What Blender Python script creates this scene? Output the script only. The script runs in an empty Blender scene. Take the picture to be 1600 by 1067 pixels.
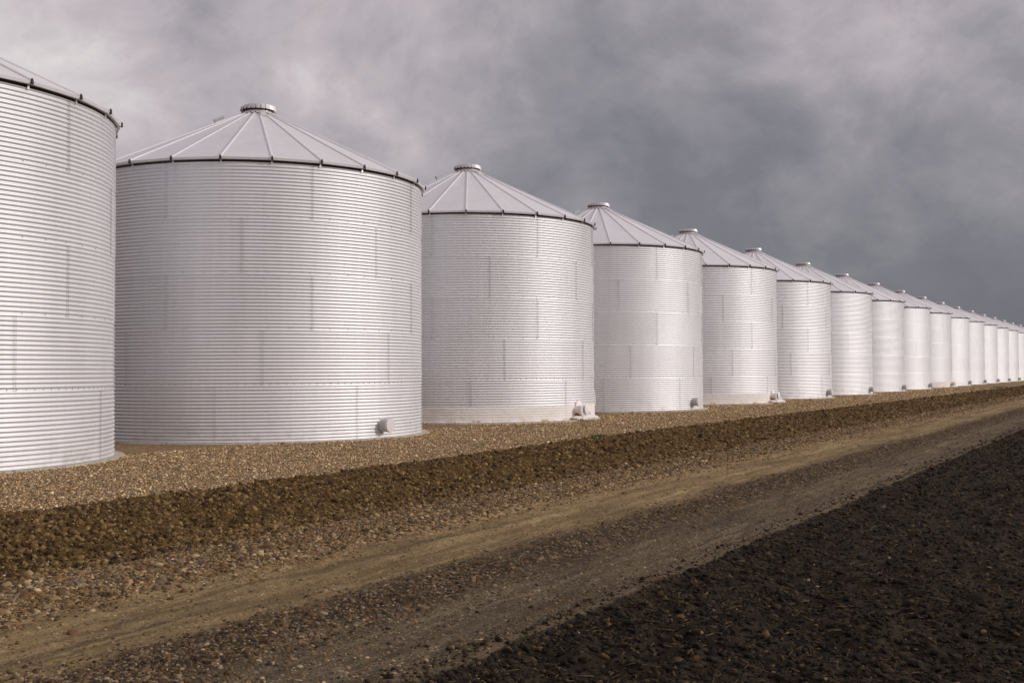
import bpy, math, random
import numpy as np
from mathutils import Matrix, Vector
S = bpy.context.scene
COL = S.collection
rad = math.radians
rng = np.random.default_rng(7)
random.seed(7)

# ------------------------------------------------------------------ camera
CAM_H, YAW, PITCH, ROLL = 1.3210, 1.048902, 0.025920, -0.004418
cd = bpy.data.cameras.new('camera'); cam = bpy.data.objects.new('camera', cd); COL.objects.link(cam)
cd.sensor_width = 36.0; cd.lens = 1781.83 * 36.0 / 1600.0
cd.clip_start = 0.05; cd.clip_end = 20000
F = Vector((math.sin(YAW)*math.cos(PITCH), math.cos(YAW)*math.cos(PITCH), math.sin(PITCH)))
Rv = Vector((math.cos(YAW), -math.sin(YAW), 0)); Uv = Rv.cross(F)
R2 = math.cos(ROLL)*Rv + math.sin(ROLL)*Uv; U2 = -math.sin(ROLL)*Rv + math.cos(ROLL)*Uv
cam.matrix_world = Matrix(((R2.x, U2.x, -F.x, 0), (R2.y, U2.y, -F.y, 0), (R2.z, U2.z, -F.z, CAM_H), (0, 0, 0, 1)))
S.camera = cam

# ------------------------------------------------------------------ sun, exposure
SUN_EL, SUN_AZ = rad(19), rad(287)          # azimuth counted from +X, anticlockwise
sd = bpy.data.lights.new('sun', 'SUN'); sun = bpy.data.objects.new('sun', sd); COL.objects.link(sun)
sd.energy = 1.75; sd.angle = rad(8); sd.color = (1.0, 0.95, 0.90)
to_sun = Vector((math.cos(SUN_AZ)*math.cos(SUN_EL), math.sin(SUN_AZ)*math.cos(SUN_EL), math.sin(SUN_EL)))
sun.rotation_euler = to_sun.to_track_quat('Z', 'Y').to_euler()
sun.location = (0, -20, 30)
S.view_settings.view_transform = 'Standard'; S.view_settings.look = 'None'
S.view_settings.exposure = 0.0; S.view_settings.gamma = 1.0

# ------------------------------------------------------------------ node helper
class NT:
    def __init__(s, tree): s.t = tree; s.t.nodes.clear()
    def n(s, typ, ins=None, **kw):
        nd = s.t.nodes.new(typ)
        for k, v in kw.items(): setattr(nd, k, v)
        for k, v in (ins or {}).items(): s.put(nd.inputs[k], v)
        return nd
    def put(s, sock, v):
        if isinstance(v, bpy.types.NodeSocket): s.t.links.new(v, sock)
        elif v is not None: sock.default_value = v
    def m(s, op, a, b=None, c=None, clamp=False):
        nd = s.n('ShaderNodeMath', operation=op, use_clamp=clamp); s.put(nd.inputs[0], a)
        if b is not None: s.put(nd.inputs[1], b)
        if c is not None: s.put(nd.inputs[2], c)
        return nd.outputs[0]
    def vm(s, op, a, b=None, out=0):
        nd = s.n('ShaderNodeVectorMath', operation=op); s.put(nd.inputs[0], a)
        if b is not None: s.put(nd.inputs[1], b)
        return nd.outputs[out]
    def mix(s, f, a, b, mode='MIX'):
        nd = s.n('ShaderNodeMix', data_type='RGBA', blend_type=mode, clamp_factor=True)
        s.put(nd.inputs[0], f); s.put(nd.inputs[6], c4(a)); s.put(nd.inputs[7], c4(b)); return nd.outputs[2]
    def noise(s, vec, scale, detail=4, rough=.55, dist=0, out=0):
        nd = s.n('ShaderNodeTexNoise', {'Vector': vec, 'Scale': scale, 'Detail': detail, 'Roughness': rough, 'Distortion': dist}); return nd.outputs[out]
    def smooth(s, v, a, b, lo=0., hi=1.):
        nd = s.n('ShaderNodeMapRange', {'Value': v, 'From Min': a, 'From Max': b, 'To Min': lo, 'To Max': hi}, interpolation_type='SMOOTHSTEP'); return nd.outputs[0]
    def ramp(s, f, stops):
        nd = s.n('ShaderNodeValToRGB', {'Fac': f}); e = nd.color_ramp.elements
        while len(e) < len(stops): e.new(0.5)
        for el, (p, c) in zip(e, stops): el.position = p; el.color = c4(c)
        return nd.outputs[0]
def c4(c): return (c[0], c[1], c[2], 1.0) if isinstance(c, (tuple, list)) and len(c) == 3 else c

# ------------------------------------------------------------------ sky: storm clouds in front of a Nishita sky
W = bpy.data.worlds.new('World'); S.world = W; W.use_nodes = True
T = NT(W.node_tree)
dirv = T.n('ShaderNodeTexCoord').outputs['Generated']
sep = T.n('ShaderNodeSeparateXYZ', {0: dirv})
zz = T.m('ADD', T.m('MAXIMUM', sep.outputs[2], 0.0), 0.16)
pl = T.n('ShaderNodeCombineXYZ', {0: T.m('DIVIDE', sep.outputs[0], zz), 1: T.m('DIVIDE', sep.outputs[1], zz), 2: 0.0}).outputs[0]
warp = T.noise(T.vm('ADD', pl, (3.1, 7.7, 1.0)), 0.8, 3, .5, 0, 1)
sc_ = T.t.nodes.new('ShaderNodeVectorMath'); sc_.operation = 'SCALE'; T.t.links.new(T.vm('SUBTRACT', warp, (.5, .5, .5)), sc_.inputs[0]); sc_.inputs[3].default_value = .9
pl2 = T.vm('ADD', pl, sc_.outputs[0])
dv = T.vm('MULTIPLY', dirv, (1.0, 1.0, 1.35))
wd = T.t.nodes.new('ShaderNodeVectorMath'); wd.operation = 'SCALE'; wd.inputs[3].default_value = .12
T.t.links.new(T.vm('SUBTRACT', T.noise(dv, 4.0, 3, .5, 0, 1), (.5, .5, .5)), wd.inputs[0])
dv2 = T.vm('ADD', dv, wd.outputs[0])
n1 = T.noise(dv2, 2.6, 8, .54)
n2 = T.noise(T.vm('ADD', dv2, (1.3, 4.2, 0)), 5.5, 10, .60)
n3 = T.noise(pl2, 0.8, 6, .5)
def lobe(d, k, w):
    d = Vector(d).normalized()
    v = T.vm('DOT_PRODUCT', dirv, tuple(d), 1)
    return T.m('MULTIPLY', T.m('EXPONENT', T.m('MULTIPLY', T.m('SUBTRACT', v, 1.0), k)), w)
val = T.m('ADD', T.m('MULTIPLY', T.m('SUBTRACT', n1, .5), .85), T.m('MULTIPLY', T.m('SUBTRACT', n2, .5), 1.0))
val = T.m('ADD', val, T.m('MULTIPLY', T.m('SUBTRACT', n3, .5), .15))
val = T.m('ADD', val, T.smooth(sep.outputs[2], .06, .32, .21, .54))
for d, k, w in [((.50, .83, .24), 12, .52), ((.69, .67, .285), 160, -.20), ((.735, .63, .25), 900, .14), ((.92, .37, .13), 40, -.12),
                ((.885, .435, .158), 1500, .14), ((.97, .17, .10), 60, .05), ((.955, .15, .25), 60, -.13), ((.99, .08, .14), 200, -.06), (tuple(to_sun), 3.0, .70)]:
    val = T.m('ADD', val, lobe(d, k, w))
cloud = T.ramp(val, [(0.0, (.155, .158, .185)), (.25, (.205, .205, .235)), (.45, (.315, .298, .330)), (.70, (.545, .490, .520)), (1.0, (.95, .89, .87))])
sky = T.n('ShaderNodeTexSky', sky_type='NISHITA', sun_disc=False, sun_elevation=SUN_EL, sun_rotation=math.pi/2 - SUN_AZ, altitude=200, dust_density=2.0)
b1 = T.n('ShaderNodeBackground', {'Color': sky.outputs[0], 'Strength': 0.06})
b2 = T.n('ShaderNodeBackground', {'Color': cloud, 'Strength': 1.0})
mx = T.n('ShaderNodeMixShader', {0: 0.94, 1: b1.outputs[0], 2: b2.outputs[0]})
T.n('ShaderNodeOutputWorld', {'Surface': mx.outputs[0]})

# ------------------------------------------------------------------ materials
def mat(name):
    m = bpy.data.materials.new(name); m.use_nodes = True
    t = NT(m.node_tree); p = t.n('ShaderNodeBsdfPrincipled'); t.n('ShaderNodeOutputMaterial', {'Surface': p.outputs[0]})
    return m, t, p
def wall_material(name, base, metallic, rough):
    m, t, p = mat(name)
    co = t.n('ShaderNodeTexCoord').outputs['Object']
    loc = t.n('ShaderNodeObjectInfo').outputs['Location']
    tint = t.n('ShaderNodeAttribute', attribute_name='tint').outputs['Fac']
    v = t.vm('ADD', co, loc)
    a = t.noise(t.vm('MULTIPLY', v, (1.0, 1.0, .35)), 1.3, 5, .6)
    st = t.noise(t.vm('MULTIPLY', v, (9.0, 9.0, .25)), 1.0, 4, .6)
    f = t.m('ADD', t.m('MULTIPLY', t.m('SUBTRACT', a, .5), .16), t.m('MULTIPLY', t.m('SUBTRACT', st, .5), .14))
    f = t.m('ADD', t.m('ADD', t.smooth(t.n('ShaderNodeObjectInfo').outputs['Random'], 0, 1, .96, 1.03), f), t.m('MULTIPLY', t.m('SUBTRACT', tint, .5), .04))
    cmb = t.n('ShaderNodeCombineColor', {0: f, 1: f, 2: f}).outputs[0]
    c = t.mix(1.0, base, cmb, 'MULTIPLY')
    # splashed dirt round the foot
    zc = t.n('ShaderNodeSeparateXYZ', {0: co}).outputs[2]
    d = t.m('MULTIPLY', t.smooth(zc, .55, .0), t.smooth(t.noise(v, 3.0, 6, .65), .42, .75))
    c = t.mix(t.m('MULTIPLY', d, .45), c, (.42, .34, .25))
    t.put(p.inputs['Base Color'], c); p.inputs['Metallic'].default_value = metallic
    t.put(p.inputs['Roughness'], t.m('ADD', rough, t.m('MULTIPLY', t.m('SUBTRACT', a, .5), .10)))
    return m
M_WALL = wall_material('corrugated_steel', (.785, .780, .805), .70, .57)
M_ROOF = wall_material('roof_steel', (.80, .77, .80), .30, .5)
def simple(name, base, metallic=0., rough=.6, var=.2, scale=6., bump=0.):
    m, t, p = mat(name)
    co = t.n('ShaderNodeTexCoord').outputs['Object']
    n = t.noise(co, scale, 5, .6)
    f = t.m('ADD', 1.0, t.m('MULTIPLY', t.m('SUBTRACT', n, .5), var))
    t.put(p.inputs['Base Color'], t.mix(1.0, base, t.n('ShaderNodeCombineColor', {0: f, 1: f, 2: f}).outputs[0], 'MULTIPLY'))
    p.inputs['Metallic'].default_value = metallic; p.inputs['Roughness'].default_value = rough
    if bump:
        b = t.n('ShaderNodeBump', {'Height': t.noise(co, scale*4, 5, .6), 'Strength': bump, 'Distance': .02}); t.put(p.inputs['Normal'], b.outputs[0])
    return m
M_GALV = simple('galvanised_trim', (.72, .68, .69), .45, .38, .25)
M_SHADE = simple('painted_shade', (.035, .030, .024), 0, .7, .3)  # dark colour for painted shade: open rib ends and the gap under the lid
M_GAP = simple('eave_gap_shade', (.060, .052, .040), 0, .8, .3)  # near-black tone for the shade inside the eave gap
M_BOLT = simple('zinc_bolt', (.27, .255, .235), .2, .6, .3)
M_TUBE = simple('grey_tube_steel', (.50, .50, .50), .3, .45, .2)
M_CAP = simple('pale_cap_steel', (.74, .69, .70), .2, .42, .1)
# concrete with exposed pebbles
M_PAD, t, p = mat('pebbly_concrete')
co = t.n('ShaderNodeTexCoord').outputs['Object']
vo = t.n('ShaderNodeTexVoronoi', {'Vector': co, 'Scale': 26.0})
pb = t.ramp(t.n('ShaderNodeSeparateColor', {0: vo.outputs['Color']}).outputs[0], [(0, (.16, .13, .10)), (.5, (.40, .33, .26)), (1, (.56, .48, .40))])
c = t.mix(t.smooth(t.noise(co, 7, 5, .6), .45, .6), (.44, .40, .34), pb)
t.put(p.inputs['Base Color'], c); p.inputs['Roughness'].default_value = .9
t.put(p.inputs['Normal'], t.n('ShaderNodeBump', {'Height': vo.outputs['Distance'], 'Strength': .6, 'Distance': .02}).outputs[0])
# sprayed foam: cream, yellowed in patches, rusty orange where it is broken at the foot
M_FOAM, t, p = mat('sprayed_foam')
co = t.n('ShaderNodeTexCoord').outputs['Object']
zc = t.n('ShaderNodeSeparateXYZ', {0: co}).outputs[2]
n = t.noise(co, 2.2, 5, .6); n_ = t.noise(t.vm('ADD', co, (5, 2, 9)), 3.2, 4, .6)
c = t.mix(t.smooth(n, .52, .75), (.82, .77, .745), (.72, .65, .52))
c = t.mix(t.m('MULTIPLY', t.smooth(zc, .07, -.01), t.smooth(n_, .50, .60)), c, (.42, .20, .03))
t.put(p.inputs['Base Color'], c); p.inputs['Roughness'].default_value = .85
t.put(p.inputs['Normal'], t.n('ShaderNodeBump', {'Height': t.noise(co, 16, 5, .65), 'Strength': .35, 'Distance': .02}).outputs[0])

# ------------------------------------------------------------------ mesh helpers
def mesh_np(name, V, Q, m, parent=None, smooth=False, attrs=None, n=4):
    me = bpy.data.meshes.new(name)
    V = np.asarray(V, np.float32); Q = np.asarray(Q, np.int32)
    me.vertices.add(len(V)); me.vertices.foreach_set('co', V.ravel())
    me.loops.add(Q.size); me.loops.foreach_set('vertex_index', Q.ravel())
    me.polygons.add(len(Q)); me.polygons.foreach_set('loop_start', np.arange(len(Q), dtype=np.int32)*n)
    me.polygons.foreach_set('use_smooth', np.full(len(Q), smooth))
    for k, (dom, typ, a) in (attrs or {}).items():
        at = me.attributes.new(k, typ, dom)
        at.data.foreach_set('color' if 'COLOR' in typ else 'value', np.asarray(a, np.float32).ravel())
    me.update(calc_edges=True); me.validate(clean_customdata=False)
    return link(name, me, m, parent)
def link(name, me, m, parent=None):
    o = bpy.data.objects.new(name, me); COL.objects.link(o)
    if m is not None: me.materials.append(m)
    o.parent = parent
    return o
class MB:                                   # a small mesh collector
    def __init__(s): s.v = []; s.f = []
    def add(s, V, Fs):
        k = len(s.v); s.v += [tuple(v) for v in V]; s.f += [tuple(i + k for i in f) for f in Fs]; return s
    def hexa(s, P): return s.add(P, [(0, 3, 2, 1), (4, 5, 6, 7), (0, 1, 5, 4), (1, 2, 6, 5), (2, 3, 7, 6), (3, 0, 4, 7)])
    def lathe(s, prof, n=48, axis=None, ctr=(0, 0, 0), cap0=False, cap1=False, rfun=None):
        V = []
        for r, z in prof:
            for i in range(n):
                a = 2*math.pi*i/n; rr = r*(rfun(a, z) if rfun else 1)
                V.append((rr*math.cos(a), rr*math.sin(a), z))
        if axis is not None:
            q = Vector((0, 0, 1)).rotation_difference(Vector(axis)); V = [tuple(q @ Vector(v)) for v in V]
        V = [(v[0]+ctr[0], v[1]+ctr[1], v[2]+ctr[2]) for v in V]
        Fs = [(j*n+i, j*n+(i+1) % n, (j+1)*n+(i+1) % n, (j+1)*n+i) for j in range(len(prof)-1) for i in range(n)]
        if cap0: Fs.append(tuple(range(n-1, -1, -1)))
        if cap1: Fs.append(tuple((len(prof)-1)*n+i for i in range(n)))
        return s.add(V, Fs)
    def build(s, name, m, parent=None, smooth=False, angle=None):
        me = bpy.data.meshes.new(name); me.from_pydata(s.v, [], s.f); me.update()
        if smooth:
            me.polygons.foreach_set('use_smooth', [True]*len(me.polygons))
            if angle: me.set_sharp_from_angle(angle=rad(angle))
        return link(name, me, m, parent)
def tag(o, label=None, cat=None, group=None, kind=None):
    for k, v in (('label', label), ('category', cat), ('group', group), ('kind', kind)):
        if v: o[k] = v
    return o
def empty(name, loc):
    o = bpy.data.objects.new(name, None); COL.objects.link(o); o.location = loc; o.empty_display_size = .5; return o

# ------------------------------------------------------------------ numpy noise
PERM = rng.random((256, 256)).astype(np.float32)
def vnoise(x, y):
    xi = np.floor(x).astype(int); yi = np.floor(y).astype(int); fx = x-xi; fy = y-yi
    fx = fx*fx*fx*(fx*(fx*6-15)+10); fy = fy*fy*fy*(fy*(fy*6-15)+10)
    g = lambda a, b: PERM[a & 255, b & 255]
    return (g(xi, yi)*(1-fx)+g(xi+1, yi)*fx)*(1-fy)+(g(xi, yi+1)*(1-fx)+g(xi+1, yi+1)*fx)*fy - .5
def fbm(x, y, f, octv=4, gain=.5):
    s = 0; a = 1.
    for k in range(octv):
        s = s + a*vnoise(x*f+17.3*k, y*f+9.1*k); f *= 2.03; a *= gain
    return s

# ------------------------------------------------------------------ ground relief
PY = [-1e5, -200, -1.0, 2.60, 2.80, 2.90, 3.06, 3.45, 3.80, 4.15, 4.48, 4.95, 5.45, 5.75, 6.15, 6.6, 7.4, 9.0, 9.25, 9.75, 12, 1e5]
PZ = [-.05, -.05, -.05, -.045, -.038, -.030, -.055, -.075, -.055, -.030, -.055, -.085, -.060, -.02, .005, -.005, .035, .10, .08, -.05, -.055, -.055]
def sstep(a, b, v):
    t_ = np.clip((v-a)/(b-a), 0, 1); return t_*t_*(3-2*t_)
def wav(x): return .05*vnoise(x*.45, 0*x+3.3)+.02*vnoise(x*1.3, 0*x+8.1)
def ground_z(x, y):
    yw = y + wav(x)*sstep(12, 10, y)
    z = np.interp(yw, PY, PZ)
    fade = 1/(1+(np.maximum(x, 0)/45)**2)*sstep(60, 20, np.abs(y))
    field = sstep(2.90, 2.72, yw); bank = sstep(6.5, 7.0, yw)*sstep(9.7, 9.2, yw)
    z = z - .06*sstep(20, 10, x)*sstep(8.0, 9.0, yw)*sstep(9.75, 9.25, yw)
    z = z + fade*field*(.07*fbm(x, y, 1.3, 2)+.045*fbm(x, y, 6.5, 4, .62))
    z = z + fade*bank*(.03*fbm(x, y, 1.4, 2)+.05*fbm(x, y, 7.5, 4, .62))
    z = z + .018*fbm(x, y, 3.0, 4, .55)*(1-field)*(1-bank)*fade
    road = sstep(2.9, 3.1, yw)*sstep(5.6, 5.4, yw)
    z = z + road*fade*(.026*fbm(x*.25, y, 5.0, 3, .5)+.010*fbm(x, y, 13.0, 3, .6))          # long tyre streaks
    return z

# ------------------------------------------------------------------ earth material (zones run along the row of bins)
M_EARTH, t, p = mat('earth_and_gravel')
pos = t.n('ShaderNodeNewGeometry').outputs['Position']
sx = t.n('ShaderNodeSeparateXYZ', {0: pos}); X_, Y_ = sx.outputs[0], sx.outputs[1]
flat = t.n('ShaderNodeCombineXYZ', {0: X_, 1: Y_, 2: 0.0}).outputs[0]
e1 = t.noise(t.vm('MULTIPLY', flat, (.6, 1.0, 1)), 1.0, 5, .6)
e2 = t.noise(flat, 6.0, 5, .65)
wa = t.smooth(Y_, 2.9, 4.0, .25, 1.0)
Yw = t.m('ADD', Y_, t.m('MULTIPLY', wa, t.m('ADD', t.m('MULTIPLY', t.m('SUBTRACT', e1, .5), .55), t.m('MULTIPLY', t.m('SUBTRACT', e2, .5), .45))))
streak = t.noise(t.vm('MULTIPLY', flat, (.22, 6.5, 1)), 1.0, 6, .6)
streak2 = t.noise(t.vm('MULTIPLY', flat, (.5, 22.0, 1)), 1.0, 4, .6)
fine = t.noise(flat, 38.0, 6, .7)
mid = t.noise(flat, 9.0, 6, .65)
big = t.noise(flat, 1.6, 5, .6)
def peb(scale, stops):
    v = t.n('ShaderNodeTexVoronoi', {'Vector': flat, 'Scale': scale, 'Randomness': 1.0})
    sc = t.n('ShaderNodeSeparateColor', {0: v.outputs['Color']})
    col = t.ramp(sc.outputs[0], stops)
    return col, v.outputs['Distance'], sc.outputs[1]
PEB = [(0.0, (.04, .03, .022)), (.18, (.12, .08, .045)), (.4, (.26, .17, .085)), (.6, (.33, .19, .08)), (.8, (.42, .31, .19)), (1.0, (.56, .45, .33))]
g1, d1, r1 = peb(33.0, PEB)
g2, d2, r2 = peb(62.0, PEB)
g1 = t.mix(1.0, g1, (1.0, .95, .85), 'MULTIPLY')
gravel = t.mix(t.smooth(mid, .40, .58), g1, g2)
gravel = t.mix(t.m('MULTIPLY', t.smooth(big, .45, .75), .5), gravel, (.20, .145, .085))
soil_dark = t.ramp(t.m('ADD', t.m('MULTIPLY', mid, .6), t.m('MULTIPLY', fine, .4)), [(.30, (.015, .011, .0075)), (.5, (.029, .021, .014)), (.62, (.055, .038, .023)), (.75, (.11, .076, .043))])
tan1 = t.ramp(t.m('ADD', t.m('MULTIPLY', streak, .55), t.m('ADD', t.m('MULTIPLY', streak2, .25), t.m('MULTIPLY', fine, .2))), [(.32, (.11, .072, .034)), (.48, (.25, .172, .080)), (.62, (.41, .30, .155))])
tan2 = t.ramp(t.m('ADD', t.m('MULTIPLY', streak, .5), t.m('ADD', t.m('MULTIPLY', streak2, .25), t.m('MULTIPLY', fine, .25))), [(.32, (.045, .034, .021)), (.48, (.115, .088, .055)), (.62, (.225, .178, .118))])  # darker than tan1: cloud shade over the near track is put into the colour
tan2 = t.mix(t.m('MULTIPLY', t.smooth(r2, .62, .70), .35), tan2, g2)
tan1 = t.mix(t.m('MULTIPLY', t.smooth(r2, .74, .80), .6), tan1, g2)
rut = t.m('MULTIPLY', t.smooth(t.noise(t.vm('MULTIPLY', flat, (.12, 3.2, 1)), 1.0, 5, .6), .50, .68), t.smooth(mid, .35, .60, .45, 1.0))
patch = t.smooth(t.noise(t.vm('MULTIPLY', flat, (.5, 1.3, 1)), 1.1, 6, .65), .46, .64)
tan1 = t.mix(t.m('MULTIPLY', patch, .45), tan1, (.105, .074, .040))
tan2 = t.mix(t.m('MULTIPLY', patch, .45), tan2, (.055, .041, .025))
tan1 = t.mix(t.m('MULTIPLY', rut, .65), tan1, (.075, .054, .030))
tan2 = t.mix(t.m('MULTIPLY', rut, .75), tan2, (.042, .032, .020))
midc = t.mix(t.smooth(t.m('ADD', t.m('ADD', mid, -.06), t.m('MULTIPLY', t.m('SUBTRACT', r1, .5), .5)), .45, .60), (.058, .042, .028), g1)
midc = t.mix(.5, midc, (.038, .028, .018))
bank = t.ramp(t.m('ADD', t.m('MULTIPLY', mid, .55), t.m('MULTIPLY', fine, .45)), [(.30, (.040, .022, .007)), (.48, (.105, .060, .019)), (.62, (.175, .107, .038)), (.8, (.27, .18, .08))])
wind = t.mix(t.smooth(mid, .35, .5), (.10, .066, .032), g1)
line = t.mix(fine, (.085, .062, .036), (.19, .142, .085))
c = soil_dark
for a, b, col in [(2.84, 2.88, line), (2.92, 3.0, tan2), (3.62, 4.0, midc), (4.25, 4.70, tan1), (5.35, 5.70, wind), (6.25, 7.0, bank)]:
    c = t.mix(t.smooth(Yw, a, b), c, col)
Yg = t.m('ADD', Y_, t.m('MULTIPLY', t.m('SUBTRACT', e2, .5), .12))
Yg = t.m('SUBTRACT', t.m('ADD', Yg, t.m('MULTIPLY', t.m('SUBTRACT', mid, .5), .5)), t.smooth(X_, 20, 10, 0, .28))
c = t.mix(t.smooth(Yg, 9.15, 9.60), c, gravel)
t.put(p.inputs['Base Color'], c); p.inputs['Roughness'].default_value = .95
p.inputs['Specular IOR Level'].default_value = .15
soft = t.m('MULTIPLY', t.smooth(Yw, 9.0, 9.6), 1.0)
hgt = t.m('ADD', t.m('MULTIPLY', fine, .5), t.m('ADD', t.m('MULTIPLY', mid, 1.0), t.m('MULTIPLY', t.m('MULTIPLY', d1, soft), -.8)))
t.put(p.inputs['Normal'], t.n('ShaderNodeBump', {'Height': hgt, 'Strength': .8, 'Distance': .035}).outputs[0])

def axis_x():
    xs = [-4000, -1000, -300, -100, -40, -15, -5, 0, 1.5]; x = 2.0
    while x < 230: xs.append(x); x += max(.024, .0032*x)
    while x < 6000: xs.append(x); x *= 1.12
    return np.array(xs)
XS = axis_x()
def sheet(name, ys):
    ys = np.array(ys); gx, gy = np.meshgrid(XS, ys); gz = ground_z(gx, gy)
    nx, ny = len(XS), len(ys)
    i, j = np.meshgrid(np.arange(nx-1), np.arange(ny-1)); k = (j*nx+i).ravel()
    Q = np.stack([k, k+1, k+1+nx, k+nx], 1)
    o = mesh_np(name, np.stack([gx, gy, gz], -1).reshape(-1, 3), Q, M_EARTH, None, True)
    return tag(o, kind='structure')
sheet('field', np.r_[[-4000, -1500, -500, -150, -50, -15, -5, -2], np.arange(-.5, 2.8, .026), [2.8]])
sheet('road', np.r_[np.arange(2.8, 6.5, .024), [6.5]])
sheet('soil_bank', np.r_[np.arange(6.5, 9.3, .026), [9.3]])
sheet('gravel_ground', np.r_[np.arange(9.3, 14.6, .035), np.arange(14.7, 22, .3), [24, 28, 35, 50, 100, 300, 1000, 4000]])

# ------------------------------------------------------------------ loose stones, clods and straw (stuff)
def ico(sub):
    import bmesh
    bm = bmesh.new(); bmesh.ops.create_icosphere(bm, subdivisions=sub, radius=1)
    V = np.array([v.co[:] for v in bm.verts], np.float32); Fc = np.array([[v.index for v in f.verts] for f in bm.faces], np.int32); bm.free()
    return V, Fc
ICO1, ICO2 = ico(1), ico(2)
def rotmats(n, tilt):
    a = rng.random(n)*2*np.pi; b = rng.normal(0, tilt, n); g = rng.normal(0, tilt, n)
    ca, sa, cb, sb, cg, sg = np.cos(a), np.sin(a), np.cos(b), np.sin(b), np.cos(g), np.sin(g)
    Z0 = np.zeros(n); O = np.ones(n)
    A = np.stack([ca, -sa, Z0, sa, ca, Z0, Z0, Z0, O], 1).reshape(n, 3, 3)
    B = np.stack([O, Z0, Z0, Z0, cb, -sb, Z0, sb, cb], 1).reshape(n, 3, 3)
    G = np.stack([cg, Z0, sg, Z0, O, Z0, -sg, Z0, cg], 1).reshape(n, 3, 3)
    return A @ B @ G
def lumps(base, xy, size, colours, lump=.22, flat=.62, sink=.25, tilt=.35):
    V, Fc = base; n = len(xy)
    ax = np.stack([np.ones(n), rng.uniform(.6, .95, n), rng.uniform(.75, 1.1, n)*flat], 1)
    # low-frequency lumps: three random planes cut each stone
    P = np.repeat(V[None], n, 0)
    for k in range(5):
        d = rng.normal(size=(n, 3)); d /= np.linalg.norm(d, axis=1)[:, None]
        h = np.einsum('nvk,nk->nv', P, d); lim = rng.uniform(.55, .9, n)[:, None]
        ex = np.maximum(h-lim, 0)*.85
        P = P - ex[..., None]*d[:, None, :]
    P = P*(1+rng.normal(0, lump*.35, (n, len(V), 1)))
    P = P*ax[:, None, :]*size[:, None, None]
    P = np.einsum('nij,nvj->nvi', rotmats(n, tilt), P)
    z = ground_z(xy[:, 0], xy[:, 1]) + size*flat*(1-2*sink)*.6
    P = P + np.stack([xy[:, 0], xy[:, 1], z], 1)[:, None, :]
    Q = (Fc[None]+(np.arange(n)*len(V))[:, None, None]).reshape(-1, 3)
    C = np.repeat(np.c_[colours, np.ones(n)][:, None], len(V), 1).reshape(-1, 4)
    return P.reshape(-1, 3), Q, C
def col_mat(name, rough, bump, scale):
    m, t, p = mat(name)
    a = t.n('ShaderNodeAttribute', attribute_name='stone_colour').outputs['Color']
    pos = t.n('ShaderNodeNewGeometry').outputs['Position']; n = t.noise(pos, scale, 4, .6)
    f = t.m('ADD', .6, t.m('MULTIPLY', n, .8))
    t.put(p.inputs['Base Color'], t.mix(1.0, a, t.n('ShaderNodeCombineColor', {0: f, 1: f, 2: f}).outputs[0], 'MULTIPLY'))
    p.inputs['Roughness'].default_value = rough; p.inputs['Specular IOR Level'].default_value = .2
    t.put(p.inputs['Normal'], t.n('ShaderNodeBump', {'Height': n, 'Strength': bump, 'Distance': .012}).outputs[0])
    return m
M_STONE = col_mat('mixed_pebbles', .8, .4, 90.0); M_CLOD = col_mat('crumbly_soil', .97, .9, 60.0)
STONE_PAL = np.array([(.08, .062, .048), (.18, .118, .062), (.30, .20, .10), (.32, .20, .095), (.42, .31, .19), (.58, .46, .32), (.23, .185, .145), (.33, .25, .165), (.22, .125, .065), (.14, .095, .05)])
def pal(p_, n, w=None, var=.18):
    c_ = p_[rng.choice(len(p_), n, p=w)]; return np.clip(c_*(1+rng.normal(0, var, (n, 1))), .01, .85)
def in_view(xy, m=120):
    d = np.c_[xy, np.full(len(xy), -.05)] - np.array([0, 0, CAM_H]); zf = d @ np.array(F)
    px = 800+1781.8*(d @ np.array(R2))/zf; py = 533.5-1781.8*(d @ np.array(U2))/zf
    return (zf > .5) & (px > -m*3) & (px < 1600+m*3) & (py < 1067+m*3)
def scatter(n, x0, x1, y0, y1, px=1.0):
    """points whose spacing grows with distance: x drawn with density ~ 1/x**px"""
    u = rng.random(n)
    x = x0*(x1/x0)**u if px == 1 else ((x1**(1-px)-x0**(1-px))*u+x0**(1-px))**(1/(1-px))
    xy = np.c_[x, rng.uniform(y0, y1, n)]
    return xy[in_view(xy)]
def grow(size, xy, d0, pw=.35): return size*np.maximum(1, np.hypot(xy[:, 0], xy[:, 1])/d0)**pw
def stuff(name, label, cat, chunks, m):
    Vs, Qs, Cs, k = [], [], [], 0
    for V, Q, C in chunks: Vs.append(V); Qs.append(Q+k); Cs.append(C); k += len(V)
    o = mesh_np(name, np.concatenate(Vs), np.concatenate(Qs), m, None, True, {'stone_colour': ('POINT', 'FLOAT_COLOR', np.concatenate(Cs))}, n=3)
    return tag(o, label, cat, kind='stuff')
def split(xy, size, colours, near, **kw):
    d = np.hypot(xy[:, 0], xy[:, 1]); a = d < near
    return [lumps(b_, xy[s_], size[s_], colours[s_], **kw) for b_, s_ in ((ICO2, a), (ICO1, ~a)) if s_.any()]
def gauss_y(n, x0, x1, yc, sig, px=1.0):
    xy = scatter(n, x0, x1, 0, 1, px); xy[:, 1] = rng.normal(yc, sig, len(xy)) - wav(xy[:, 0]); return xy[in_view(xy)]
# windrow of pebbles at the foot of the bank
xy = gauss_y(64000, 3.0, 60, 6.0, .23, 1.35); sz = grow(rng.lognormal(math.log(.0095), .48, len(xy)), xy, 9)
ch = split(xy, sz, pal(STONE_PAL*np.array([.68, .63, .53]), len(xy)), 9, sink=.5)
stuff('pebble_windrow', 'ridge of tan and orange pebbles between the dirt road and the brown soil bank', 'gravel', ch, M_STONE)
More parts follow.
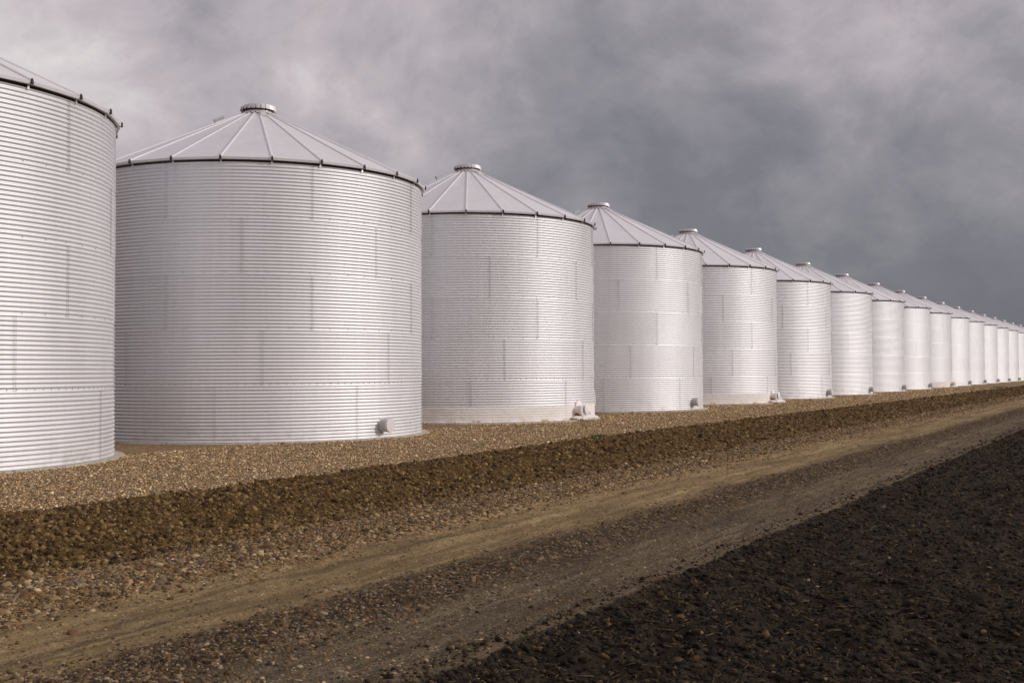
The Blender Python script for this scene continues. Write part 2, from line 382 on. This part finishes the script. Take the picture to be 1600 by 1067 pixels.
# middle strip and loose stones on the road
xy = gauss_y(16000, 3.2, 60, 4.12, .22, 1.35); sz = grow(np.minimum(rng.lognormal(math.log(.0090), .45, len(xy)), .024), xy, 8)
ch = split(xy, sz, pal(STONE_PAL*np.array([.42, .39, .36]), len(xy)), 8, sink=.62)
xy = scatter(32000, 3.2, 50, 2.9, 5.5, 1.25); xy = xy[(xy[:, 1] < 4.5) | (rng.random(len(xy)) < .35)]; sz = grow(np.minimum(rng.lognormal(math.log(.0058), .5, len(xy)), .02), xy, 8)
ch += split(xy, sz, pal(STONE_PAL*np.array([.62, .57, .50]), len(xy)), 6, sink=.6)
stuff('road_stones', 'dark rounded stones in the middle strip of the dirt road between the wheel tracks', 'gravel', ch, M_STONE)
# pebbles in front of the bins
xy = scatter(110000, 7, 90, 9.35, 15.2, 1.0)
xs_c = (xy[:, 0]-1.6164) % 8.8512; xs_c = np.minimum(xs_c, 8.8512-xs_c)
xy = xy[np.hypot(xs_c, xy[:, 1]-17.679) > 3.80]
sz = grow(rng.lognormal(math.log(.0125), .33, len(xy)), xy, 16, .5)
stuff('pebble_bed', 'bed of tan and white pebbles along the foot of the grain bins', 'gravel', [lumps(ICO1, xy, sz, pal(STONE_PAL*np.array([1.35, 1.30, 1.16]), len(xy)), sink=.3)], M_STONE)
# clods on the bank
BANK_PAL = np.array([(.056, .033, .013), (.103, .060, .023), (.158, .096, .038), (.235, .152, .066)])
xy = scatter(60000, 4.0, 90, 6.35, 9.05, 1.15); sz = grow(np.minimum(rng.lognormal(math.log(.0092), .66, len(xy)), .036), xy, 9, .4)
ch = split(xy, sz, pal(BANK_PAL, len(xy)), 9.5, lump=.6, flat=.8, sink=.4)
xy = scatter(3500, 4.0, 60, 6.2, 9.1, 1.15); sz = grow(rng.lognormal(math.log(.009), .35, len(xy)), xy, 9, .4)
ch += split(xy, sz, pal(STONE_PAL*.8, len(xy)), 9)
xy = scatter(5200, 6.0, 40, 0, 1, 1.15); xy[:, 1] = 9.25+np.abs(rng.normal(0, .30, len(xy))); sz = grow(rng.lognormal(math.log(.0085), .5, len(xy)), xy, 9, .4)
ch += split(xy, sz, pal(BANK_PAL*1.1, len(xy)), 9, lump=.6)
stuff('bank_clods', 'crumbly brown clods covering the soil bank', 'soil', ch, M_CLOD)
# clods, chips and straw on the dark field
FIELD_PAL = np.array([(.015, .011, .0075), (.024, .017, .011), (.037, .025, .015), (.058, .038, .021), (.095, .060, .032)])
xy = scatter(70000, 4.2, 70, -.4, 2.84, 1.3); sz = grow(np.minimum(rng.lognormal(math.log(.0078), .6, len(xy)), .030), xy, 7, .4)
ch = split(xy, sz, pal(FIELD_PAL, len(xy), [.3, .3, .22, .13, .05]), 8, lump=.6, flat=.65, sink=.4)
xy = scatter(420, 4.2, 40, -.4, 2.8, 1.3); sz = grow(rng.lognormal(math.log(.0085), .4, len(xy)), xy, 7, .4)
ch += split(xy, sz, pal(STONE_PAL*.55, len(xy)), 9, flat=.5, sink=.1)
xy = gauss_y(5200, 3.6, 60, 2.86, .16, 1.3); sz = grow(np.minimum(rng.lognormal(math.log(.0065), .6, len(xy)), .024), xy, 7, .4)
ch += split(xy, sz, pal(FIELD_PAL*1.25, len(xy)), 8, lump=.6, flat=.65, sink=.4)
xy = scatter(500, 4.2, 40, -.4, 2.8, 1.3); sz = grow(rng.lognormal(math.log(.0085), .4, len(xy)), xy, 7, .4)
ch += split(xy, sz, pal(np.array([(.20, .14, .085), (.30, .22, .14), (.14, .095, .055)]), len(xy)), 9, flat=.5, sink=.1)
stuff('field_clods', 'dark crumbly clods covering the ploughed field beside the road', 'soil', ch, M_CLOD)
def straws(n):
    xy = scatter(n, 4.2, 30, -.3, 2.7, 1.4); n = len(xy)
    L = rng.lognormal(math.log(.022), .5, n); w = rng.uniform(.0012, .0030, n)
    base = np.array([(-1, -1, 0), (1, -1, 0), (1, 1, 0), (-1, 1, 0), (-1, 0, 1), (1, 0, 1)], float)
    P = base[None]*np.stack([L, w, w*1.3], 1)[:, None, :]
    P[:, :, 2] += (rng.normal(0, .25, n)*L)[:, None]*(base[None, :, 0]**2)
    P = np.einsum('nij,nvj->nvi', rotmats(n, .22), P) + np.c_[xy, ground_z(xy[:, 0], xy[:, 1])+.016][:, None, :]
    tri = np.array([(0, 1, 5), (0, 5, 4), (2, 3, 4), (2, 4, 5), (0, 4, 3), (1, 2, 5), (0, 3, 2), (0, 2, 1)])
    Q = (tri[None]+(np.arange(n)*6)[:, None, None]).reshape(-1, 3)
    C = np.repeat(np.c_[pal(np.array([(.18, .115, .055), (.10, .066, .034), (.06, .04, .022)]), n), np.ones(n)][:, None], 6, 1).reshape(-1, 4)
    return P.reshape(-1, 3), Q, C
stuff('straw_litter', 'short broken bits of straw scattered over the dark field', 'straw', [straws(2600)], M_CLOD)

# ------------------------------------------------------------------ the grain bin
R, TOPZ, PITCHC, RINGH = 3.655, 5.405, 5.405/80, 5.405/5
SEAMS = [209.6, 178.7, 194.0, 217.7, 194.1]           # first seam of each ring of sheets, bottom to top
SHEET_STEP = [46.8, 46.9, 46.9, 45.7, 47.0]
DTH = 360/8
WAMP = .0098
def wall_parts():
    Vs, Qs, tint, B = [], [], [], MB(); k = 0
    SMP = 7
    for ring in range(5):
        s0 = SEAMS[ring] % DTH; rt = rng.random(8)
        nz = 16*SMP+1; zz_ = np.linspace(0, RINGH, nz)
        wave = WAMP*np.cos(2*np.pi*zz_/PITCHC)
        lap = .0022*(1-zz_/RINGH)
        if ring > 0: zz_[0] -= .008                    # the lower edge laps outside the ring below
        for i in range(8):                             # every sheet laps over its neighbour by 3 mm
            u = np.linspace(0, 1, 16); n = len(u); th = np.radians(s0+DTH*i+u*DTH+np.where(u == 1, .12, 0))
            rr = R+wave[:, None]+lap[:, None]+.0022*(1-u)[None, :]
            V = np.stack([rr*np.cos(th), rr*np.sin(th), np.repeat((zz_+ring*RINGH)[:, None], n, 1)], -1).reshape(-1, 3)
            i_, j_ = np.meshgrid(np.arange(n-1), np.arange(nz-1))
            q = np.stack([j_*n+i_, j_*n+i_+1, (j_+1)*n+i_+1, (j_+1)*n+i_], -1).reshape(-1, 4)
            Vs.append(V); Qs.append(q+k); k += len(V); tint.append(np.full(len(V), rt[i]))
        for i in range(8):                             # bolts: two columns up each lap, one row round each ring joint
            for da in (-.0055, .0055):
                for j in range(32): bolt(B, math.radians(s0+DTH*i)+da, ring*RINGH+(j+.5)*RINGH/32, .0062 if da > 0 else .0055)
        nb = 150 if ring == 1 else 56
        if ring > 0:
            for i in range(nb): bolt(B, 2*math.pi*i/nb+.01, ring*RINGH+.030, .0075)
    return np.concatenate(Vs), np.concatenate(Qs), np.concatenate(tint), B
def bolt(B, a, z, s):
    wv = R+WAMP*math.cos(2*math.pi*z/PITCHC)+.006
    ca, sa = math.cos(a), math.sin(a); P = []
    for (dr, r_) in ((0, 1.0), (.010, .62)):
        for q in range(5):
            b = 2*math.pi*q/5; u = s*r_*math.cos(b); w = s*r_*math.sin(b); rr = wv+dr
            P.append((rr*ca-u*sa, rr*sa+u*ca, z+w))
    B.add(P, [(i, (i+1) % 5, 5+(i+1) % 5, 5+i) for i in range(5)]+[(5, 6, 7, 8, 9)])
RE, EZ0, EZ1, RT, RTZ, NR, PH = 3.755, 5.450, 5.492, .36, 7.115, 24, rad(1.5)
def ring_pt(r, a, z): return (r*math.cos(a), r*math.sin(a), z)
SL = math.atan2(RTZ-EZ1, RE-RT)
def on_roof(r, a, up=0., side=0.):
    z = EZ1+(RE-r)*math.tan(SL)
    rr = r+up*math.sin(SL)
    return (rr*math.cos(a)-side*math.sin(a), rr*math.sin(a)+side*math.cos(a), z+up*math.cos(SL))
def roof_mb():
    B = MB()
    for i in range(NR):
        a0, a1 = PH+2*math.pi*i/NR, PH+2*math.pi*(i+1)/NR
        P = []
        for r in (RE, 2.6, 1.5, .8, RT):
            for u in (0, .5, 1):
                q = np.array(on_roof(r, a0))*(1-u)+np.array(on_roof(r, a1))*u
                if u == .5 and RE > r > RT: q[2] -= .006          # panels sag a little between the ribs
                P.append(tuple(q))
        B.add(P, [(3*j+k, 3*j+k+1, 3*j+k+4, 3*j+k+3) for j in range(4) for k in (0, 1)])
        # turned-down lip and the soffit behind it
        e0, e1 = ring_pt(RE, a0, EZ1), ring_pt(RE, a1, EZ1); l0, l1 = ring_pt(RE-.014, a0, EZ0), ring_pt(RE-.014, a1, EZ0)
        k0, k1 = ring_pt(R-.05, a0, EZ0+.006), ring_pt(R-.05, a1, EZ0+.006)
        B.add([e0, e1, l1, l0], [(0, 3, 2, 1)]); B.add([l0, l1, k1, k0], [(0, 3, 2, 1)])
    return B
def rib_mb(a, B=None):
    B = B or MB(); w, h = .019, .022
    P = []
    for r, ww, hh in ((RE-.012, w, h), (RT+.05, w*.8, h*.8)):
        P += [on_roof(r, a, .001, -ww*1.5), on_roof(r, a, .001, ww*1.5), on_roof(r, a, hh, ww*.7), on_roof(r, a, hh, -ww*.7)]
    B.hexa(P); return B
def rib_shade_mb(a, B=None):  # dark block standing for the shaded open end of a rib
    B = B or MB()
    for (s, z0, z1, r0, r1) in ((.021, EZ0-.006, EZ1+.020, RE-.012, RE+.020),):
        P = []
        for z, ss in ((z0, s), (z1, s*.55)):
            P += [(r*math.cos(a)-q*math.sin(a), r*math.sin(a)+q*math.cos(a), z) for r, q in ((r0, -ss), (r1, -ss), (r1, ss), (r0, ss))]
        B.hexa(P)
        P = []
        for z, ss in ((z1+.002, s*.5), (z1+.018, s*.2)):
            P += [(r*math.cos(a)-q*math.sin(a), r*math.sin(a)+q*math.cos(a), z) for r, q in ((r0, -ss), (r1-.006, -ss), (r1-.006, ss), (r0, ss))]
        B.hexa(P)
    return B
def clip_mb(a, B=None):
    B = B or MB(); P = []
    for z, ss in ((TOPZ-.020, .020), (EZ0-.004, .010)):
        P += [(r*math.cos(a)-q*math.sin(a), r*math.sin(a)+q*math.cos(a), z) for r, q in ((R+.012, -ss), (R+.028, -ss), (R+.028, ss), (R+.012, ss))]
    B.hexa(P); return B
def tabs(B, n, r0, r1, z0, z1, gap, th=.006, ph=0):
    for i in range(n):
        a0 = 2*math.pi*i/n+gap+ph; a1 = 2*math.pi*(i+1)/n-gap*.2+ph; P = []
        for d in (0, th):
            P += [ring_pt(r0+d, a0, z0), ring_pt(r0+d+.016, a1, z0), ring_pt(r1+d+.028, a1, z1), ring_pt(r1+d, a0, z1+.012)]
        B.hexa(P)
    return B
def tube_mb(extra=0.):
    return MB().lathe([(.150+extra, -.03), (.150+extra, .012), (.135+extra, .016), (.135+extra, .215)], 40, axis=(0, -1, 0), cap1=True)
foam_rng = random.Random(3)
def foam_skirt():
    n, zs = 420, np.r_[-.085, -.05, -.02, np.linspace(0, .36, 44), .372, .376]
    th = np.linspace(0, 2*np.pi, n, endpoint=False); tt, zg = np.meshgrid(th, zs)
    lowend = .045*vnoise(tt*14, 0*tt+2.2)+.03*vnoise(tt*45, 0*tt+4.1)
    r = R+.016+.0045*np.cos(2*np.pi*zg/PITCHC)*sstep(.0, .08, zg)+.010*fbm(tt*3.66, zg, 3.5, 4, .6)+.02*sstep(.06, -.05, zg)*(1+2*vnoise(tt*20, zg*6))
    r = np.where(zg > .365, R-.02+(zg < .375)*.034, r)
    z = zg+lowend*sstep(.05, -.06, zg)+.012*vnoise(tt*30, 0*tt)*sstep(.3, .37, zg)
    V = np.stack([r*np.cos(tt), r*np.sin(tt), z], -1).reshape(-1, 3)
    i_, j_ = np.meshgrid(np.arange(n), np.arange(len(zs)-1)); i2 = (i_+1) % n
    Q = np.stack([j_*n+i_, j_*n+i2, (j_+1)*n+i2, (j_+1)*n+i_], -1).reshape(-1, 4)
    return V, Q
def foam_lumps():
    V0, F0 = ico(3); Vs, Qs, k = [], [], 0
    base = math.radians(267.5)
    for (da, up, r_, sx_, sy_, sz_) in [(0, .30, 3.67, .22, .05, .21), (.02, .03, 3.80, .34, .20, .10), (.09, .02, 3.86, .28, .22, .10), (.16, .01, 3.76, .24, .16, .08), (-.05, .03, 3.74, .22, .14, .08),
                                      (.055, .14, 3.78, .10, .16, .13), (0.004, .28, 3.92, .150, .035, .150)]:
        a = base+da; c_ = np.array([r_*math.cos(a), r_*math.sin(a), up])
        P = V0*(1+(.28 if up < .2 else .10)*fbm(V0[:, 0]*1.0+k*.01, V0[:, 1]+V0[:, 2]*.7, 1.6, 4, .6)[:, None]) if sy_ > .03 else V0
        P = P*np.array([sx_, sy_, sz_])+c_
        Vs.append(P); Qs.append(F0+k); k += len(P)
    return np.concatenate(Vs), np.concatenate(Qs)

cache = {}
def part(key, name, make, m, parent, smooth=False, angle=None):
    """first use builds the mesh; later uses copy the object and share its mesh"""
    if key not in cache:
        cache[key] = make().build(name, m, None, smooth, angle)
        o = cache[key]
    else:
        o = cache[key].copy(); COL.objects.link(o)
    o.parent = parent; return o
WV, WQ, WT, BOLTS = wall_parts()
def foam_strip():
    a = math.radians(270)+.42; V0, F0 = ico(3)
    P = V0*(1+.3*fbm(V0[:, 0], V0[:, 1]+V0[:, 2]*.7, 2.6, 4, .6)[:, None])*np.array([.030, .035, .26])
    return P+np.array([3.665*math.cos(a), 3.665*math.sin(a), .46]), F0
SV, SQ = foam_strip()
FV, FQ = foam_skirt(); LV, LQ = foam_lumps()
def np_part(key, name, V, Q, m, parent, n=4, attrs=None):
    if key not in cache: o = cache[key] = mesh_np(name, V, Q, m, None, True, attrs, n)
    else: o = cache[key].copy(); COL.objects.link(o)
    o.parent = parent; return o
def cap_mb():
    B = MB().lathe([(.315, 7.05), (.315, 7.19)], 44); return B
def lid_mb():
    B = MB().lathe([(.352, 7.235), (.358, 7.262), (.350, 7.308), (.20, 7.33), (.0005, 7.338)], 44)
    B.lathe([(.362, 7.235), (.31, 7.232)], 44)
    return tabs(B, 22, .360, .372, 7.312, 7.205, .055, .008)
FOAM = {2, 4, 9}
def make_bin(n, label):
    root = empty('grain_bin', (10.4676+8.8512*n, 17.6792, -.025 if n < 2 else 0))
    tag(root, label, 'grain bin', 'corrugated steel grain bins standing in a long row')
    w = np_part('wall', 'wall', WV, WQ, M_WALL, root, 4, {'tint': ('POINT', 'FLOAT', WT)})
    w.rotation_euler = (0, 0, rad([0, 0, 3.5, -2, 5, 1, -4, 3, 0, 6, -3, 2, 4, -5, 1, 3, -2, 5, 0][n]))
    if n < 6: part('bolts', 'bolt_rows', lambda: BOLTS, M_BOLT, w)
    part('pad', 'concrete_pad', lambda: MB().lathe([(R-.1, -.004), (R+.13, -.006), (R+.165, -.02), (R+.20, -.16)], 120, rfun=lambda a, z: 1+.006*math.sin(23*a+z*9)*math.sin(7.3*a) if z < -.005 else 1), M_PAD, root, True, 40)
    part('eave_shade', 'eave_shade_ring', lambda: MB().lathe([(R-.012, TOPZ-.03), (R-.030, TOPZ+.004), (R-.030, EZ0+.02)], 120), M_GAP, root, True)  # dark filler ring, paints the shade in the gap below the eave
    if n < 9:
        roof = part('roof', 'roof', roof_mb, M_ROOF, root)
        for i in range(NR):
            a = PH+2*math.pi*i/NR
            part(('rib', i), 'roof_rib', lambda a=a: rib_mb(a), M_ROOF, roof)
            part(('rib_shade', i), 'rib_bracket', lambda a=a: rib_shade_mb(a), M_SHADE, roof)
            part(('clip', i), 'eave_clip', lambda a=a: clip_mb(a), M_GALV, roof)
    else:
        def far_roof():
            B = roof_mb()
            for i in range(NR): rib_mb(PH+2*math.pi*i/NR, B)
            return B
        roof = part('roof_far', 'roof', far_roof, M_ROOF, root)
        def far_rib_shade():
            B = MB()
            for i in range(NR): rib_shade_mb(PH+2*math.pi*i/NR, B)
            return B
        part('rib_shade_far', 'rib_end_shades', far_rib_shade, M_SHADE, roof)
    hp = 234 if n < 2 else 249
    def hatch():
        B = MB(); a = rad(hp+.0); P = []
        for up in (.004, .040):
            P += [on_roof(.66, a, up, -.075), on_roof(.66, a, up, .075), on_roof(.42, a, up, .05), on_roof(.42, a, up, -.05)]
        return B.hexa(P)
    part(('hatch', hp), 'roof_hatch', hatch, M_CAP, roof)
    def step():
        B = MB(); a = rad(141.5); P = []
        for up in (.075, .125): P += [on_roof(.93, a, up, -.05), on_roof(.93, a, up, .05), on_roof(.72, a, up, .05), on_roof(.72, a, up, -.05)]
        B.hexa(P); P = []
        for up in (.0, .1): P += [on_roof(.93, a, up, -.045), on_roof(.93, a, up, .045), on_roof(.915, a, up, .045), on_roof(.915, a, up, -.045)]
        return B.hexa(P)
    part('step', 'roof_step', step, M_TUBE, roof)
    neck = part('neck', 'filler_neck', cap_mb, M_CAP, root, True)
    part('flash', 'scalloped_flashing', lambda: tabs(MB().lathe([(.318, 7.165), (.335, 7.135), (.37, 7.135)], 44), 22, .335, .425, 7.160, 7.092, .055, .008), M_CAP, neck)
    lid = part('lid', 'filler_lid', lid_mb, M_CAP, root)
    part('shade', 'lid_gap_shade', lambda: MB().lathe([(.332, 7.19), (.345, 7.228), (.31, 7.228)], 44), M_SHADE, lid, True)  # dark ring in place of the shade below the lid
    def latch():
        a = rad(328); c_ = (.405*math.cos(a), .405*math.sin(a), 7.235)
        return MB().lathe([(.001, -.03), (.022, -.025), (.022, .02), (.03, .03), (.001, .036)], 12, ctr=c_)
    part('latch', 'lid_latch', latch, M_TUBE, lid, True)
    if n == 0: return root                             # its tube is round the far side, out of the picture
    tube = part(('tube', n in FOAM), 'unloading_tube', tube_mb, M_FOAM if n in FOAM else M_TUBE, root, True, 40)
    ta = rad(-4.5); tube.location = ((R+.003)*math.sin(ta), -(R+.003)*math.cos(ta), .245); tube.rotation_euler = (0, 0, ta*.5)
    cp = part('tcap', 'tube_cap', lambda: MB().lathe([(.139, .170), (.143, .175), (.143, .222), (.137, .229), (.03, .231)], 40, axis=(0, -1, 0), cap1=True), M_CAP, tube, True, 35)
    if n in FOAM:
        np_part('foam', 'foam_skirt', FV, FQ, M_FOAM, root)
        np_part('foam2', 'foam_lumps', LV, LQ, M_FOAM, root, 3)
        np_part('foam3', 'foam_strip', SV, SQ, M_FOAM, root, 3)
    return root
LABELS = {0: 'nearest corrugated grain bin, cut off by the left edge of the photo',
          1: 'large corrugated bin right behind the nearest cropped one, its grey tube uncovered',
          2: 'corrugated bin with cream sprayed foam and rusty spots along its foot',
          3: 'clean-footed corrugated bin standing between the two nearest foam-footed bins',
          4: 'middle-distance corrugated bin with plain white foam round its foot and tube',
          9: 'small distant pale bin with a white foam foot flaring out at right'}
ORD = ['first', 'second', 'third', 'fourth', 'fifth', 'sixth', 'seventh', 'eighth', 'ninth']
for n in range(0, 19):
    if n in LABELS: lab = LABELS[n]
    elif n < 9: lab = ['pale bin just beyond the middle-distance foam-footed bin', 'pale bin second beyond the middle-distance foam-footed bin', 'pale distant bin second in front of the small foam-footed bin', 'pale distant bin directly in front of the small foam-footed bin'][n-5]
    elif n < 15: lab = '%s bin beyond the small distant foam-footed bin, narrow pale wall in view' % ORD[n-10]
    else: lab = '%s bin beyond the small distant foam-footed bin, a sliver near right edge' % ORD[n-10]
    make_bin(n, lab)

# ------------------------------------------------------------------ weeds at the edge of the bank
M_LEAF = simple('weed_leaf', (.045, .085, .030), 0, .6, .5, 40)
def weed(x, y, r_, h_, nb, label):
    B = MB(); z = float(ground_z(np.array([x]), np.array([y]))[0])
    for i in range(nb):
        a = random.random()*6.283; q = random.random()**.5*r_; L = h_*random.uniform(.5, 1); w = random.uniform(.006, .012)
        bx, by = q*math.cos(a)*2.2, q*math.sin(a); b = random.random()*6.283; ln = random.uniform(.3, 1.1)
        ux, uy = math.cos(b), math.sin(b); P = []
        for s_ in (0, .4, .75, 1):
            ww = w*(1-s_)**.5*(.6+s_); o_ = L*ln*s_*s_*.8
            P += [(bx+ux*o_-uy*ww, by+uy*o_+ux*ww, L*s_*(1-.25*s_)), (bx+ux*o_+uy*ww, by+uy*o_-ux*ww, L*s_*(1-.25*s_)+.001)]
        B.add(P, [(0, 1, 3, 2), (2, 3, 5, 4), (4, 5, 7, 6)])
    o = B.build('weed', M_LEAF, None, True); o.location = (x, y, z-.005)
    tag(o, label, 'weed', 'green weeds at the edge of the soil bank')
weed(21.4, 10.25, .14, .10, 90, 'low dark green weed below the tube of the rusty foam-footed bin')
weed(18.0, 9.75, .09, .08, 45, 'small green weed on the pebbles below the rusty foam-footed bin')
weed(12.3, 9.60, .09, .07, 45, 'small faded green weed at the edge of the soil bank below the large whole bin')
weed(88.0, 10.4, .5, .22, 160, 'distant green weed on the gravel before the far right bins')
